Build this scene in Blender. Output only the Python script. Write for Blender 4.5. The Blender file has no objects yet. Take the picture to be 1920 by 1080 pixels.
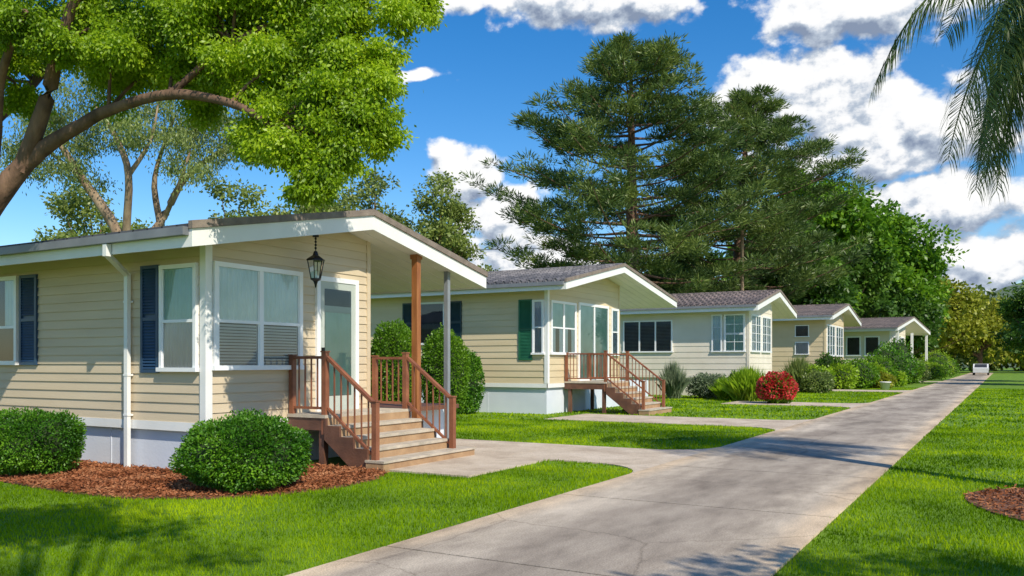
import bpy, math, random
import numpy as np
from mathutils import Vector
R=math.radians
rng=np.random.default_rng(7); random.seed(7)
sc=bpy.context.scene
sc.view_settings.view_transform='Standard'; sc.view_settings.look='None'; sc.view_settings.exposure=0

# ------------------------------------------------------------ materials
def newmat(name):
    m=bpy.data.materials.new(name); m.use_nodes=True
    nt=m.node_tree; nt.nodes.clear()
    o=nt.nodes.new('ShaderNodeOutputMaterial'); return m,nt,o
def ramp(nt,stops):
    r=nt.nodes.new('ShaderNodeValToRGB'); el=r.color_ramp.elements
    el[0].position=stops[0][0]; el[0].color=(*stops[0][1],1)
    el[1].position=stops[-1][0]; el[1].color=(*stops[-1][1],1)
    for p,c in stops[1:-1]:
        e=el.new(p); e.color=(*c,1)
    return r
def nmat(name,c1,c2,scale=3,rough=.6,bump=0,bscale=40,detail=4,stretch=(1,1,1),metal=0,spec=.5):
    m,nt,o=newmat(name); L=nt.links
    b=nt.nodes.new('ShaderNodeBsdfPrincipled'); L.new(b.outputs[0],o.inputs[0])
    tc=nt.nodes.new('ShaderNodeTexCoord'); mp=nt.nodes.new('ShaderNodeMapping'); mp.inputs['Scale'].default_value=stretch
    L.new(tc.outputs['Object'],mp.inputs[0])
    n=nt.nodes.new('ShaderNodeTexNoise'); n.inputs['Scale'].default_value=scale; n.inputs['Detail'].default_value=detail
    L.new(mp.outputs[0],n.inputs['Vector'])
    r=ramp(nt,[(.3,c1),(.7,c2)]); L.new(n.outputs['Fac'],r.inputs[0]); L.new(r.outputs[0],b.inputs['Base Color'])
    b.inputs['Roughness'].default_value=rough; b.inputs['Metallic'].default_value=metal
    b.inputs['Specular IOR Level'].default_value=spec
    if bump:
        n2=nt.nodes.new('ShaderNodeTexNoise'); n2.inputs['Scale'].default_value=bscale; n2.inputs['Detail'].default_value=3
        L.new(mp.outputs[0],n2.inputs['Vector'])
        bp=nt.nodes.new('ShaderNodeBump'); bp.inputs['Strength'].default_value=bump; bp.inputs['Distance'].default_value=.02
        L.new(n2.outputs['Fac'],bp.inputs['Height']); L.new(bp.outputs[0],b.inputs['Normal'])
    return m
def leafmat(name,c1,c2,c3,trans=.35,nscale=1.2,gloss=.03,amp=1.6):
    m,nt,o=newmat(name); L=nt.links
    g=nt.nodes.new('ShaderNodeNewGeometry')
    tc=nt.nodes.new('ShaderNodeTexCoord'); n=nt.nodes.new('ShaderNodeTexNoise'); n.inputs['Scale'].default_value=nscale; n.inputs['Detail'].default_value=2
    L.new(tc.outputs['Object'],n.inputs['Vector'])
    a=nt.nodes.new('ShaderNodeMath'); a.operation='MULTIPLY_ADD'; a.inputs[1].default_value=.45
    L.new(g.outputs['Random Per Island'],a.inputs[0])
    s=nt.nodes.new('ShaderNodeMath'); s.operation='MULTIPLY_ADD'; s.inputs[1].default_value=amp; s.inputs[2].default_value=.3-amp/2
    L.new(n.outputs['Fac'],s.inputs[0]); L.new(s.outputs[0],a.inputs[2])
    r=ramp(nt,[(.1,c1),(.5,c2),(.95,c3)]); L.new(a.outputs[0],r.inputs[0])
    b=nt.nodes.new('ShaderNodeBsdfDiffuse'); L.new(r.outputs[0],b.inputs[0]); last=b.outputs[0]
    if trans:
        t=nt.nodes.new('ShaderNodeBsdfTranslucent'); L.new(r.outputs[0],t.inputs[0])
        mx=nt.nodes.new('ShaderNodeMixShader'); mx.inputs[0].default_value=trans
        L.new(last,mx.inputs[1]); L.new(t.outputs[0],mx.inputs[2]); last=mx.outputs[0]
    if gloss:
        gg=nt.nodes.new('ShaderNodeBsdfGlossy'); gg.inputs['Roughness'].default_value=.45
        mx=nt.nodes.new('ShaderNodeMixShader'); mx.inputs[0].default_value=gloss
        L.new(last,mx.inputs[1]); L.new(gg.outputs[0],mx.inputs[2]); last=mx.outputs[0]
    L.new(last,o.inputs[0])
    return m
M={}
M['white']=nmat('white_paint',(.77,.77,.75),(.85,.85,.83),2,.45)
M['soffit']=nmat('soffit_paint',(.76,.74,.70),(.82,.80,.76),3,.5)
M['frame']=nmat('window_frame_white',(.80,.81,.82),(.86,.87,.88),3,.35)
M['tan']=nmat('siding_tan',(.56,.455,.31),(.65,.535,.375),1.3,.55,.15,60,stretch=(.4,.4,3))
M['tan2']=nmat('siding_beige',(.60,.485,.30),(.68,.565,.37),1.3,.55,.15,60,stretch=(.4,.4,3))
M['cream']=nmat('siding_cream',(.68,.61,.50),(.77,.70,.59),1,.6,.1,60)
M['tan4']=nmat('siding_khaki',(.58,.46,.28),(.64,.52,.34),1,.6,.1,60)
M['cream5']=nmat('siding_pale',(.68,.61,.47),(.74,.67,.53),1,.6,.1,60)
M['skirt']=nmat('skirting_panel',(.62,.66,.74),(.72,.76,.83),.8,.55,.15,30)
M['roofbrown']=nmat('roof_edge_brown',(.17,.135,.11),(.27,.22,.18),6,.85,.4,50)
M['gutter']=nmat('gutter_grey',(.16,.17,.19),(.22,.23,.25),3,.4)
M['wood']=nmat('stained_wood',(.18,.06,.03),(.31,.115,.055),4,.5,.2,30)
M['wooddark']=nmat('stringer_wood',(.09,.04,.025),(.17,.075,.045),4,.6,.3,30)
M['postwood']=nmat('post_wood',(.24,.08,.025),(.40,.16,.05),3,.5,.2,30,stretch=(4,4,.6))
M['tread']=nmat('tread_concrete',(.38,.33,.26),(.57,.49,.39),5,.8,.3,60)
M['stepwood']=nmat('step_wood',(.32,.19,.10),(.45,.29,.16),4,.65,.2,30)
M['postmetal']=nmat('post_metal',(.20,.22,.24),(.26,.28,.30),3,.4)
M['shutblue']=nmat('shutter_slate_blue',(.014,.045,.10),(.026,.07,.145),3,.4)
M['shutteal']=nmat('shutter_teal',(.012,.035,.04),(.02,.055,.06),3,.45)
M['shutgreen']=nmat('shutter_green',(.015,.11,.05),(.025,.15,.075),3,.45)
M['dark']=nmat('dark_interior',(.02,.022,.025),(.045,.045,.05),3,.5)
M['black']=nmat('black_metal',(.01,.01,.01),(.02,.02,.02),3,.35,metal=.5)
M['curtain']=nmat('curtain_fabric',(.70,.78,.75),(.84,.89,.86),2,.9)
M['curtgreen']=nmat('curtain_green',(.40,.58,.47),(.54,.70,.60),2,.9)
M['curtpink']=nmat('curtain_pink',(.56,.50,.49),(.66,.60,.58),2,.9)
M['blind']=nmat('blind_slats',(.55,.56,.57),(.66,.67,.68),2,.6)
M['doorpaint']=nmat('door_paint',(.42,.47,.42),(.50,.54,.49),2,.5)
M['trimgrey']=nmat('trim_grey',(.55,.55,.55),(.63,.63,.63),3,.5)
M['bark']=nmat('bark_brown',(.075,.042,.026),(.24,.14,.09),5,.9,.9,18,stretch=(1,1,.35))
M['barkpale']=nmat('bark_pale',(.16,.105,.065),(.38,.28,.18),4,.9,.6,14,stretch=(1,1,.3))
M['barkpine']=nmat('bark_pine',(.11,.06,.038),(.22,.13,.085),4,.9,.6,14)
M['terracotta']=nmat('pot_glaze',(.7,.68,.64),(.8,.78,.74),3,.4)
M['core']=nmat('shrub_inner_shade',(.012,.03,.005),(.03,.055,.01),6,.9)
M['soil']=nmat('mulch_ground',(.09,.035,.018),(.20,.085,.045),9,.95,.8,40)
def glassmat():
    m,nt,o=newmat('window_glass'); L=nt.links
    t=nt.nodes.new('ShaderNodeBsdfTransparent'); t.inputs[0].default_value=(.94,.98,.98,1)
    g=nt.nodes.new('ShaderNodeBsdfGlossy'); g.inputs['Roughness'].default_value=.02
    f=nt.nodes.new('ShaderNodeFresnel'); f.inputs[0].default_value=1.5
    a=nt.nodes.new('ShaderNodeMath'); a.operation='MULTIPLY_ADD'; a.inputs[1].default_value=1.2; a.inputs[2].default_value=.03; a.use_clamp=True
    L.new(f.outputs[0],a.inputs[0])
    mx=nt.nodes.new('ShaderNodeMixShader'); L.new(a.outputs[0],mx.inputs[0]); L.new(t.outputs[0],mx.inputs[1]); L.new(g.outputs[0],mx.inputs[2])
    L.new(mx.outputs[0],o.inputs[0]); return m
M['glass']=glassmat()
def roofmat(name,c1,c2,bw,rh,wave=False):
    m,nt,o=newmat(name); L=nt.links
    b=nt.nodes.new('ShaderNodeBsdfPrincipled'); L.new(b.outputs[0],o.inputs[0]); b.inputs['Roughness'].default_value=.75
    tc=nt.nodes.new('ShaderNodeTexCoord')
    br=nt.nodes.new('ShaderNodeTexBrick'); br.inputs['Scale'].default_value=1; br.inputs['Brick Width'].default_value=bw; br.inputs['Row Height'].default_value=rh
    br.inputs['Mortar Size'].default_value=.02; br.inputs['Color1'].default_value=(*c1,1); br.inputs['Color2'].default_value=(*c2,1); br.inputs['Mortar'].default_value=(c1[0]*.3,c1[1]*.3,c1[2]*.3,1)
    L.new(tc.outputs['Object'],br.inputs['Vector'])
    n=nt.nodes.new('ShaderNodeTexNoise'); n.inputs['Scale'].default_value=.9; n.inputs['Detail'].default_value=6; L.new(tc.outputs['Object'],n.inputs['Vector'])
    mx=nt.nodes.new('ShaderNodeMix'); mx.data_type='RGBA'; mx.blend_type='MULTIPLY'; mx.inputs[0].default_value=.6
    r=ramp(nt,[(.3,(.55,.55,.55)),(.7,(1.2,1.15,1.1))]); L.new(n.outputs['Fac'],r.inputs[0])
    L.new(br.outputs['Color'],mx.inputs[6]); L.new(r.outputs[0],mx.inputs[7]); L.new(mx.outputs[2],b.inputs['Base Color'])
    bp=nt.nodes.new('ShaderNodeBump'); bp.inputs['Strength'].default_value=.8; bp.inputs['Distance'].default_value=.03; bp.invert=True
    L.new(br.outputs['Fac'],bp.inputs['Height']); L.new(bp.outputs[0],b.inputs['Normal'])
    return m
M['roof1']=roofmat('roof_shingle_dark',(.06,.065,.08),(.11,.115,.13),.3,.16)
M['roof2']=roofmat('roof_tile_grey',(.10,.10,.11),(.21,.20,.205),.3,.33)
M['roof3']=roofmat('roof_tile_brown',(.12,.10,.095),(.24,.19,.175),.3,.33)
def concmat(name,c1,c2,c3,track=False):
    m,nt,o=newmat(name); L=nt.links
    b=nt.nodes.new('ShaderNodeBsdfPrincipled'); L.new(b.outputs[0],o.inputs[0]); b.inputs['Roughness'].default_value=.8; b.inputs['Specular IOR Level'].default_value=.25
    tc=nt.nodes.new('ShaderNodeTexCoord'); mp=nt.nodes.new('ShaderNodeMapping'); mp.inputs['Scale'].default_value=(1,.35,1) if track else (1,1,1)
    L.new(tc.outputs['Object'],mp.inputs[0])
    n=nt.nodes.new('ShaderNodeTexNoise'); n.inputs['Scale'].default_value=1.1; n.inputs['Detail'].default_value=10; n.inputs['Roughness'].default_value=.7
    L.new(mp.outputs[0],n.inputs['Vector'])
    r=ramp(nt,[(.34,c1),(.5,c2),(.64,c3)]); L.new(n.outputs['Fac'],r.inputs[0])
    n2=nt.nodes.new('ShaderNodeTexNoise'); n2.inputs['Scale'].default_value=70; n2.inputs['Detail'].default_value=5; L.new(tc.outputs['Object'],n2.inputs['Vector'])
    r2=ramp(nt,[(.3,(.66,.66,.66)),(.7,(1.2,1.2,1.2))]); L.new(n2.outputs['Fac'],r2.inputs[0])
    mx=nt.nodes.new('ShaderNodeMix'); mx.data_type='RGBA'; mx.blend_type='MULTIPLY'; mx.inputs[0].default_value=1
    L.new(r.outputs[0],mx.inputs[6]); L.new(r2.outputs[0],mx.inputs[7]); col=mx.outputs[2]
    if track:
        sx=nt.nodes.new('ShaderNodeSeparateXYZ'); L.new(tc.outputs['Object'],sx.inputs[0])
        w=nt.nodes.new('ShaderNodeMath'); w.operation='ADD'; w.inputs[1].default_value=3.05; L.new(sx.outputs[0],w.inputs[0])
        ab=nt.nodes.new('ShaderNodeMath'); ab.operation='ABSOLUTE'; L.new(w.outputs[0],ab.inputs[0])
        ad=nt.nodes.new('ShaderNodeMath'); ad.operation='MULTIPLY_ADD'; ad.inputs[1].default_value=.8; L.new(n.outputs['Fac'],ad.inputs[0]); L.new(ab.outputs[0],ad.inputs[2])
        r3=ramp(nt,[(.0,(.74,.74,.75)),(.55,(.72,.71,.71)),(.85,(1,.99,.97)),(1.0,(1.18,1.07,.92))])
        mr=nt.nodes.new('ShaderNodeMath'); mr.operation='MULTIPLY'; mr.inputs[1].default_value=.54; L.new(ad.outputs[0],mr.inputs[0]); L.new(mr.outputs[0],r3.inputs[0])
        m2=nt.nodes.new('ShaderNodeMix'); m2.data_type='RGBA'; m2.blend_type='MULTIPLY'; m2.inputs[0].default_value=1
        L.new(col,m2.inputs[6]); L.new(r3.outputs[0],m2.inputs[7]); col=m2.outputs[2]
        vo=nt.nodes.new('ShaderNodeTexVoronoi'); vo.feature='DISTANCE_TO_EDGE'; vo.inputs['Scale'].default_value=.33
        wv=nt.nodes.new('ShaderNodeVectorMath'); wv.operation='MULTIPLY_ADD'; wv.inputs[1].default_value=(.5,.5,.5); L.new(n.outputs['Color'],wv.inputs[0]); L.new(tc.outputs['Object'],wv.inputs[2])
        L.new(wv.outputs[0],vo.inputs['Vector'])
        r4=ramp(nt,[(.0,(.45,.42,.40)),(.004,(.9,.9,.9)),(.008,(1,1,1))]); L.new(vo.outputs['Distance'],r4.inputs[0])
        m3=nt.nodes.new('ShaderNodeMix'); m3.data_type='RGBA'; m3.blend_type='MULTIPLY'; m3.inputs[0].default_value=.6
        L.new(col,m3.inputs[6]); L.new(r4.outputs[0],m3.inputs[7]); col=m3.outputs[2]
    L.new(col,b.inputs['Base Color'])
    bp=nt.nodes.new('ShaderNodeBump'); bp.inputs['Strength'].default_value=.35; bp.inputs['Distance'].default_value=.01
    L.new(n2.outputs['Fac'],bp.inputs['Height']); L.new(bp.outputs[0],b.inputs['Normal'])
    return m
M['road']=concmat('road_concrete',(.29,.24,.19),(.50,.425,.34),(.66,.57,.46),True)
M['path']=concmat('path_concrete',(.42,.33,.25),(.57,.47,.36),(.66,.56,.45))
M['joint']=nmat('joint_dirt',(.03,.026,.02),(.06,.05,.04),20,.95)
G1,G2,G3=(.085,.18,.004),(.22,.37,.006),(.42,.56,.012)
M['grass']=leafmat('grass_blades',G1,G2,G3,.4,.55,.0,2.6)  # large noise amplitude paints patches of shade into the blade colour
M['lawn']=nmat('lawn_ground',(.08,.17,.006),(.17,.30,.008),1.2,.95,.8,60,8)
M['leafA']=leafmat('leaf_bright',(.10,.20,.006),(.26,.42,.010),(.48,.64,.02),.5,1.0)
M['leafB']=leafmat('leaf_boxwood',(.02,.09,.006),(.070,.21,.010),(.19,.38,.02),.3,2)
M['leafE']=leafmat('leaf_olive',(.10,.14,.035),(.21,.28,.07),(.33,.41,.11),.45,.4)
M['leafS']=leafmat('leaf_soft',(.10,.14,.03),(.22,.29,.06),(.36,.43,.09),.45,.25)
M['needle']=leafmat('needle_pine',(.035,.075,.020),(.10,.165,.035),(.24,.31,.065),.35,.25)
M['leafD']=leafmat('leaf_dark',(.03,.085,.012),(.075,.17,.02),(.16,.29,.03),.4,.25)
M['leafG']=leafmat('leaf_green',(.05,.14,.008),(.13,.28,.012),(.26,.44,.02),.4,.25)
M['leafY']=leafmat('leaf_yellow',(.17,.20,.015),(.32,.35,.03),(.47,.47,.05),.4,.3)
M['leafYG']=leafmat('leaf_lime',(.13,.24,.01),(.28,.45,.015),(.45,.60,.04),.4,3)
M['leafP']=leafmat('leaf_palm',(.05,.09,.02),(.12,.18,.04),(.22,.29,.07),.4,1)
M['leafGy']=leafmat('leaf_grey',(.10,.14,.07),(.18,.23,.13),(.28,.34,.2),.3,2)
M['red']=leafmat('petal_red',(.42,.015,.02),(.66,.04,.05),(.78,.18,.14),.3,3)
M['chip']=leafmat('mulch_chips',(.10,.035,.014),(.28,.10,.045),(.46,.22,.11),0.,2,.0)
M['hill']=nmat('hill_green',(.07,.11,.06),(.14,.18,.10),.05,.95)
M['carpaint']=nmat('car_paint_white',(.7,.7,.7),(.75,.75,.75),3,.25)
M['tyre']=nmat('tyre_rubber',(.015,.015,.015),(.025,.025,.025),3,.8)

# ------------------------------------------------------------ mesh builder
class MB:
    def __init__(s): s.v=[];s.n=0;s.l=[];s.sz=[];s.mi=[];s.sm=[];s.mats=[]
    def add(s,v,f,mat,smooth=False):
        v=np.asarray(v,dtype=np.float32).reshape(-1,3)
        if mat not in s.mats: s.mats.append(mat)
        k=s.mats.index(mat)
        if isinstance(f,np.ndarray):
            s.l.append((f+s.n).astype(np.int32).ravel()); s.sz.append(np.full(len(f),f.shape[1],np.int32)); m=len(f)
        else:
            s.l.append(np.array([i+s.n for q in f for i in q],np.int32)); s.sz.append(np.array([len(q) for q in f],np.int32)); m=len(f)
        s.mi.append(np.full(m,k,np.int32)); s.sm.append(np.full(m,smooth,bool))
        s.v.append(v); s.n+=len(v)
    def box(s,x0,x1,y0,y1,z0,z1,mat):
        if x0>x1:x0,x1=x1,x0
        if y0>y1:y0,y1=y1,y0
        if z0>z1:z0,z1=z1,z0
        s.add([(x0,y0,z0),(x1,y0,z0),(x1,y1,z0),(x0,y1,z0),(x0,y0,z1),(x1,y0,z1),(x1,y1,z1),(x0,y1,z1)],
              [(0,3,2,1),(4,5,6,7),(0,1,5,4),(1,2,6,5),(2,3,7,6),(3,0,4,7)],mat)
    def prismx(s,poly,x0,x1,mat):
        n=len(poly); v=[(x0,y,z) for y,z in poly]+[(x1,y,z) for y,z in poly]
        f=[tuple(range(n))[::-1],tuple(range(n,2*n))]+[(i,(i+1)%n,n+(i+1)%n,n+i) for i in range(n)]
        s.add(v,f,mat)
    def prismy(s,poly,y0,y1,mat):
        n=len(poly); v=[(x,y0,z) for x,z in poly]+[(x,y1,z) for x,z in poly]
        f=[tuple(range(n)),tuple(range(n,2*n))[::-1]]+[(i,n+i,n+(i+1)%n,(i+1)%n) for i in range(n)]
        s.add(v,f,mat)
    def prismz(s,poly,z0,z1,mat):
        n=len(poly); v=[(x,y,z0) for x,y in poly]+[(x,y,z1) for x,y in poly]
        f=[tuple(range(n))[::-1],tuple(range(n,2*n))]+[(i,(i+1)%n,n+(i+1)%n,n+i) for i in range(n)]
        s.add(v,f,mat)
    def beam(s,p,q,w,h,mat):
        p=Vector(p);q=Vector(q);d=(q-p).normalized(); up=Vector((0,0,1))
        if abs(d.z)>.99: up=Vector((0,1,0))
        a=d.cross(up).normalized()*w/2; b=a.cross(d).normalized()*h/2
        v=[p-a-b,p+a-b,p+a+b,p-a+b,q-a-b,q+a-b,q+a+b,q-a+b]
        s.add([tuple(t) for t in v],[(0,3,2,1),(4,5,6,7),(0,1,5,4),(1,2,6,5),(2,3,7,6),(3,0,4,7)],mat)
    def tube(s,pts,rad,mat,seg=10,wob=0.):
        pts=[Vector(p) for p in pts]; n=len(pts); V=[]
        for i,p in enumerate(pts):
            d=(pts[min(i+1,n-1)]-pts[max(i-1,0)]).normalized()
            ref=Vector((0,0,1)) if abs(d.z)<.9 else Vector((1,0,0))
            a=d.cross(ref).normalized(); b=d.cross(a)
            for k in range(seg):
                t=2*math.pi*k/seg; r=rad[i]*(1+random.uniform(-wob,wob))
                V.append(tuple(p+(a*math.cos(t)+b*math.sin(t))*r))
        F=[(i*seg+k,i*seg+(k+1)%seg,(i+1)*seg+(k+1)%seg,(i+1)*seg+k) for i in range(n-1) for k in range(seg)]
        F+=[tuple(range(seg)),tuple(range((n-1)*seg,n*seg))[::-1]]
        s.add(V,F,mat,True)
    def lathe(s,prof,cx,cy,mat,seg=16,smooth=True):
        V=[(cx+r*math.cos(2*math.pi*k/seg),cy+r*math.sin(2*math.pi*k/seg),z) for r,z in prof for k in range(seg)]
        n=len(prof)
        F=[(i*seg+k,i*seg+(k+1)%seg,(i+1)*seg+(k+1)%seg,(i+1)*seg+k) for i in range(n-1) for k in range(seg)]
        s.add(V,F,mat,smooth)
    def build(s,name,parent=None,loc=None):
        me=bpy.data.meshes.new(name)
        V=np.concatenate(s.v); Lp=np.concatenate(s.l); S=np.concatenate(s.sz)
        me.vertices.add(len(V)); me.vertices.foreach_set('co',V.ravel())
        me.loops.add(len(Lp)); me.loops.foreach_set('vertex_index',Lp)
        me.polygons.add(len(S)); st=np.concatenate([[0],np.cumsum(S)[:-1]]).astype(np.int32)
        me.polygons.foreach_set('loop_start',st)
        try: me.polygons.foreach_set('loop_total',S)
        except Exception: pass
        me.polygons.foreach_set('material_index',np.concatenate(s.mi))
        me.polygons.foreach_set('use_smooth',np.concatenate(s.sm))
        for m in s.mats: me.materials.append(M[m])
        me.update(calc_edges=True)
        o=bpy.data.objects.new(name,me); sc.collection.objects.link(o)
        if parent: o.parent=parent
        if loc: o.location=loc
        return o
def empty(name,loc=(0,0,0),rz=0):
    e=bpy.data.objects.new(name,None); e.empty_display_size=.5; e.location=loc; e.rotation_euler=(0,0,rz); sc.collection.objects.link(e); return e
def smooth_path(pts,rad,sub=5):
    P=np.array(pts,float); n=len(P); out=[];ro=[]
    for i in range(n-1):
        p0=P[max(i-1,0)];p1=P[i];p2=P[i+1];p3=P[min(i+2,n-1)]
        for t in np.linspace(0,1,sub,endpoint=False):
            out.append(.5*((2*p1)+(-p0+p2)*t+(2*p0-5*p1+4*p2-p3)*t*t+(-p0+3*p1-3*p2+p3)*t**3)); ro.append(rad[i]*(1-t)+rad[i+1]*t)
    out.append(P[-1]); ro.append(rad[-1]); return [tuple(o) for o in out],ro
def unit(n):
    u=rng.normal(size=(n,3)); return u/np.linalg.norm(u,axis=1,keepdims=True)
def leaves(mb,P,L,W,mat,dirs=None,spread=1.0):
    n=len(P); 
    if n==0: return
    u=unit(n)
    if dirs is not None:
        u=dirs+u*spread; u/=np.linalg.norm(u,axis=1,keepdims=True)
    w=np.cross(u,unit(n)); w/=np.linalg.norm(w,axis=1,keepdims=True)+1e-9
    l=L*rng.uniform(.6,1.25,(n,1)); ww=W*rng.uniform(.7,1.2,(n,1))
    V=np.stack([P,P+u*l*.5+w*ww*.5,P+u*l,P+u*l*.5-w*ww*.5],1).reshape(-1,3)
    mb.add(V,np.arange(4*n).reshape(n,4),mat)
def clump_pts(c,r,n,flat=.75,inner=.35):
    u=unit(n); rad=(inner+(1-inner)*rng.random((n,1))**.6)*rng.uniform(.8,1.15,(n,1))
    return np.array(c)+u*rad*np.array([r,r,r*flat])
def gauss_pts(c,r,n,flat=.8):
    return np.array(c)+rng.normal(size=(n,3))*np.array([r,r,r*flat])*.55

# ------------------------------------------------------------ sun & sky
S=Vector((.89,-.455,0)).normalized(); EL=R(43)
sun=bpy.data.lights.new('sun','SUN'); sun.energy=5.0; sun.angle=R(.5); sun.color=(1,.92,.77)
so=bpy.data.objects.new('sun',sun); sc.collection.objects.link(so)
tosun=Vector((S.x*math.cos(EL),S.y*math.cos(EL),math.sin(EL)))
so.rotation_euler=tosun.to_track_quat('Z','Y').to_euler(); so.location=(20,-15,25)
w=bpy.data.worlds.new('World'); sc.world=w; w.use_nodes=True; nt=w.node_tree; nt.nodes.clear(); LK=nt.links
out=nt.nodes.new('ShaderNodeOutputWorld'); bg=nt.nodes.new('ShaderNodeBackground'); bg.inputs[1].default_value=.15; LK.new(bg.outputs[0],out.inputs[0])
sky=nt.nodes.new('ShaderNodeTexSky'); sky.sky_type='NISHITA'; sky.sun_disc=False; sky.sun_elevation=EL; sky.sun_rotation=math.atan2(S.x,S.y); sky.air_density=1.0; sky.dust_density=.3; sky.ozone_density=2.5
hs=nt.nodes.new('ShaderNodeHueSaturation'); hs.inputs['Saturation'].default_value=1.42; hs.inputs['Hue'].default_value=.504; hs.inputs['Value'].default_value=1.06; LK.new(sky.outputs[0],hs.inputs['Color'])
tc=nt.nodes.new('ShaderNodeTexCoord')
def vm(op,a,b=None):
    n=nt.nodes.new('ShaderNodeVectorMath'); n.operation=op
    for i,x in enumerate([a,b]):
        if x is None: continue
        if isinstance(x,(tuple,list)): n.inputs[i].default_value=x
        else: LK.new(x,n.inputs[i])
    return n
def mt(op,a,b=None,c=None,clamp=False):
    n=nt.nodes.new('ShaderNodeMath'); n.operation=op; n.use_clamp=clamp
    for i,x in enumerate([a,b,c]):
        if x is None: continue
        if isinstance(x,(int,float)): n.inputs[i].default_value=x
        else: LK.new(x,n.inputs[i])
    return n.outputs[0]
def noise(vec,scale,detail,rough=.55):
    n=nt.nodes.new('ShaderNodeTexNoise'); n.inputs['Scale'].default_value=scale; n.inputs['Detail'].default_value=detail; n.inputs['Roughness'].default_value=rough; LK.new(vec,n.inputs['Vector']); return n
clouds=[(-11.6,17.0,6.2,2.9),(-5.6,13.8,8.0,3.2),(-7.5,21.4,7.0,2.6),(-24.5,23.4,7.4,2.6),(-33,23.4,2.6,1.0),
 (-33.6,12.5,3.2,2.0),(-30.8,9.6,3.6,2.6),(-28.5,5.8,7.0,2.8),(-3.2,9.6,6.0,2.2),(-1,6.2,8,2.4),(-35.7,18.4,1.8,.55),
 (35,16,22,6),(120,16,26,6),(-130,16,26,6)]  # this row: unseen clouds, added out of frame for ambient light
def blobs(vec):
    cur=None
    for az,el,wd,h in clouds:
        a,e=R(az),R(el); c=(math.sin(a)*math.cos(e),math.cos(a)*math.cos(e),math.sin(e))
        d=vm('SUBTRACT',vec,c).outputs[0]; d=vm('MULTIPLY',d,(1/math.sin(R(wd)),1/math.sin(R(wd)),1/math.sin(R(h)))).outputs[0]
        l=vm('LENGTH',d).outputs['Value']
        cur=l if cur is None else mt('MINIMUM',cur,l)
    return mt('SUBTRACT',1.0,cur)
dirv=tc.outputs['Generated']
wn=noise(dirv,13,2); off=vm('SUBTRACT',wn.outputs['Color'],(.5,.5,.5)).outputs[0]; off=vm('MULTIPLY',off,(.065,.065,.05)).outputs[0]
wd=vm('ADD',dirv,off).outputs[0]
b1=blobs(wd); up=vm('ADD',wd,(.0,.0,.022)).outputs[0]; b2=blobs(up)
st=vm('MULTIPLY',dirv,(1,1,1.35)).outputs[0]
f1=noise(st,24,7,.55); f2=noise(vm('ADD',st,(.006,-.003,.014)).outputs[0],24,5,.55)
den=mt('ADD',b1,mt('MULTIPLY',mt('SUBTRACT',f1.outputs['Fac'],.5),1.5))
mr=nt.nodes.new('ShaderNodeMapRange'); mr.interpolation_type='SMOOTHSTEP'; mr.inputs['From Min'].default_value=-.02; mr.inputs['From Max'].default_value=.30; LK.new(den,mr.inputs['Value'])
sh=mt('ADD',.58,mt('MULTIPLY',mt('SUBTRACT',b1,b2),.62)); sh=mt('ADD',sh,mt('MULTIPLY',mt('SUBTRACT',f1.outputs['Fac'],f2.outputs['Fac']),2.4),clamp=True)
cr=ramp(nt,[(.08,(.24,.30,.42)),(.40,(.50,.57,.67)),(.62,(.90,.91,.93)),(.85,(1,1,.99))]); LK.new(sh,cr.inputs[0])
cs=vm('SCALE',cr.outputs[0]); cs.inputs['Scale'].default_value=7.0
mx=nt.nodes.new('ShaderNodeMix'); mx.data_type='RGBA'; LK.new(mr.outputs[0],mx.inputs[0]); LK.new(hs.outputs[0],mx.inputs[6]); LK.new(cs.outputs[0],mx.inputs[7])
LK.new(mx.outputs[2],bg.inputs[0])

# ------------------------------------------------------------ ground, road, paths
g=MB(); g.add([(-400,-200,0),(400,-200,0),(400,700,0),(-400,700,0)],[(0,1,2,3)],'lawn'); g.build('lawn_ground')
XL,XR=-4.6,-1.5
rd=MB(); rd.add([(XL,-20,.004),(XR,-20,.004),(XR,150,.004),(XL,150,.004)],[(0,1,2,3)],'joint')
y=9.15-3.35*9
while y<150:
    e=.016; rd.box(XL,XR,y+e,y+3.35-e,.006,.028,'road'); y+=3.35
rd.build('road')
drives=[(12.35,14.75,-13.0),(21.2,24.0,-11.2),(32.6,35.2,-9.5),(50.2,53.2,-9.6),(78,80.5,-8.5)]
pth=MB()
for y0,y1,xe in drives:
    xx=XL-.012
    while xx>xe:
        pth.box(max(xe,xx-2.7),xx,y0,y1,.002,.024,'path'); xx-=2.72
    r=1.1
    for (yy,sy) in ((y0,-1),(y1,1)):
        yy2=yy+sy*.004
        arc=[(XL-.01-r+r*math.sin(t), yy2+sy*r*(1-math.cos(t))) for t in np.linspace(0,math.pi/2,9)]
        poly=[(XL-.01,yy2)]+arc[::-1]
        pth.prismz(poly,.002,.023,'path')
pth.box(-7.9,-6.45,9.95,12.34,.002,.028,'path')
pth.build('footpath')
def in_path(x,y):
    m=(x>XL-.02)&(x<XR+.02)
    for y0,y1,xe in drives:
        m|=(x>xe)&(x<XL)&(y>y0)&(y<y1)
        r=1.1
        for yy,sy in ((y0,-1),(y1,1)):
            dy=(y-yy)*sy; dx=XL-x
            m|=(dy>=0)&(dy<r)&(dx>=0)&(dx<r)&(((r-dy)**2+(dx-r)**2)>r*r)
    m|=(x>-7.95)&(x<-6.42)&(y>9.9)&(y<12.4)
    return m
bed=[(-20,6.5),(-14,6.6),(-11.85,6.5),(-10,6.3),(-8.9,6.4),(-8.1,6.85),(-7.55,7.5),(-7.35,8.3),(-7.4,9.1),(-7.75,9.8),(-8.1,9.93),(-9.8,9.93),(-9.8,8.4),(-20,8.4)]
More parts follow.
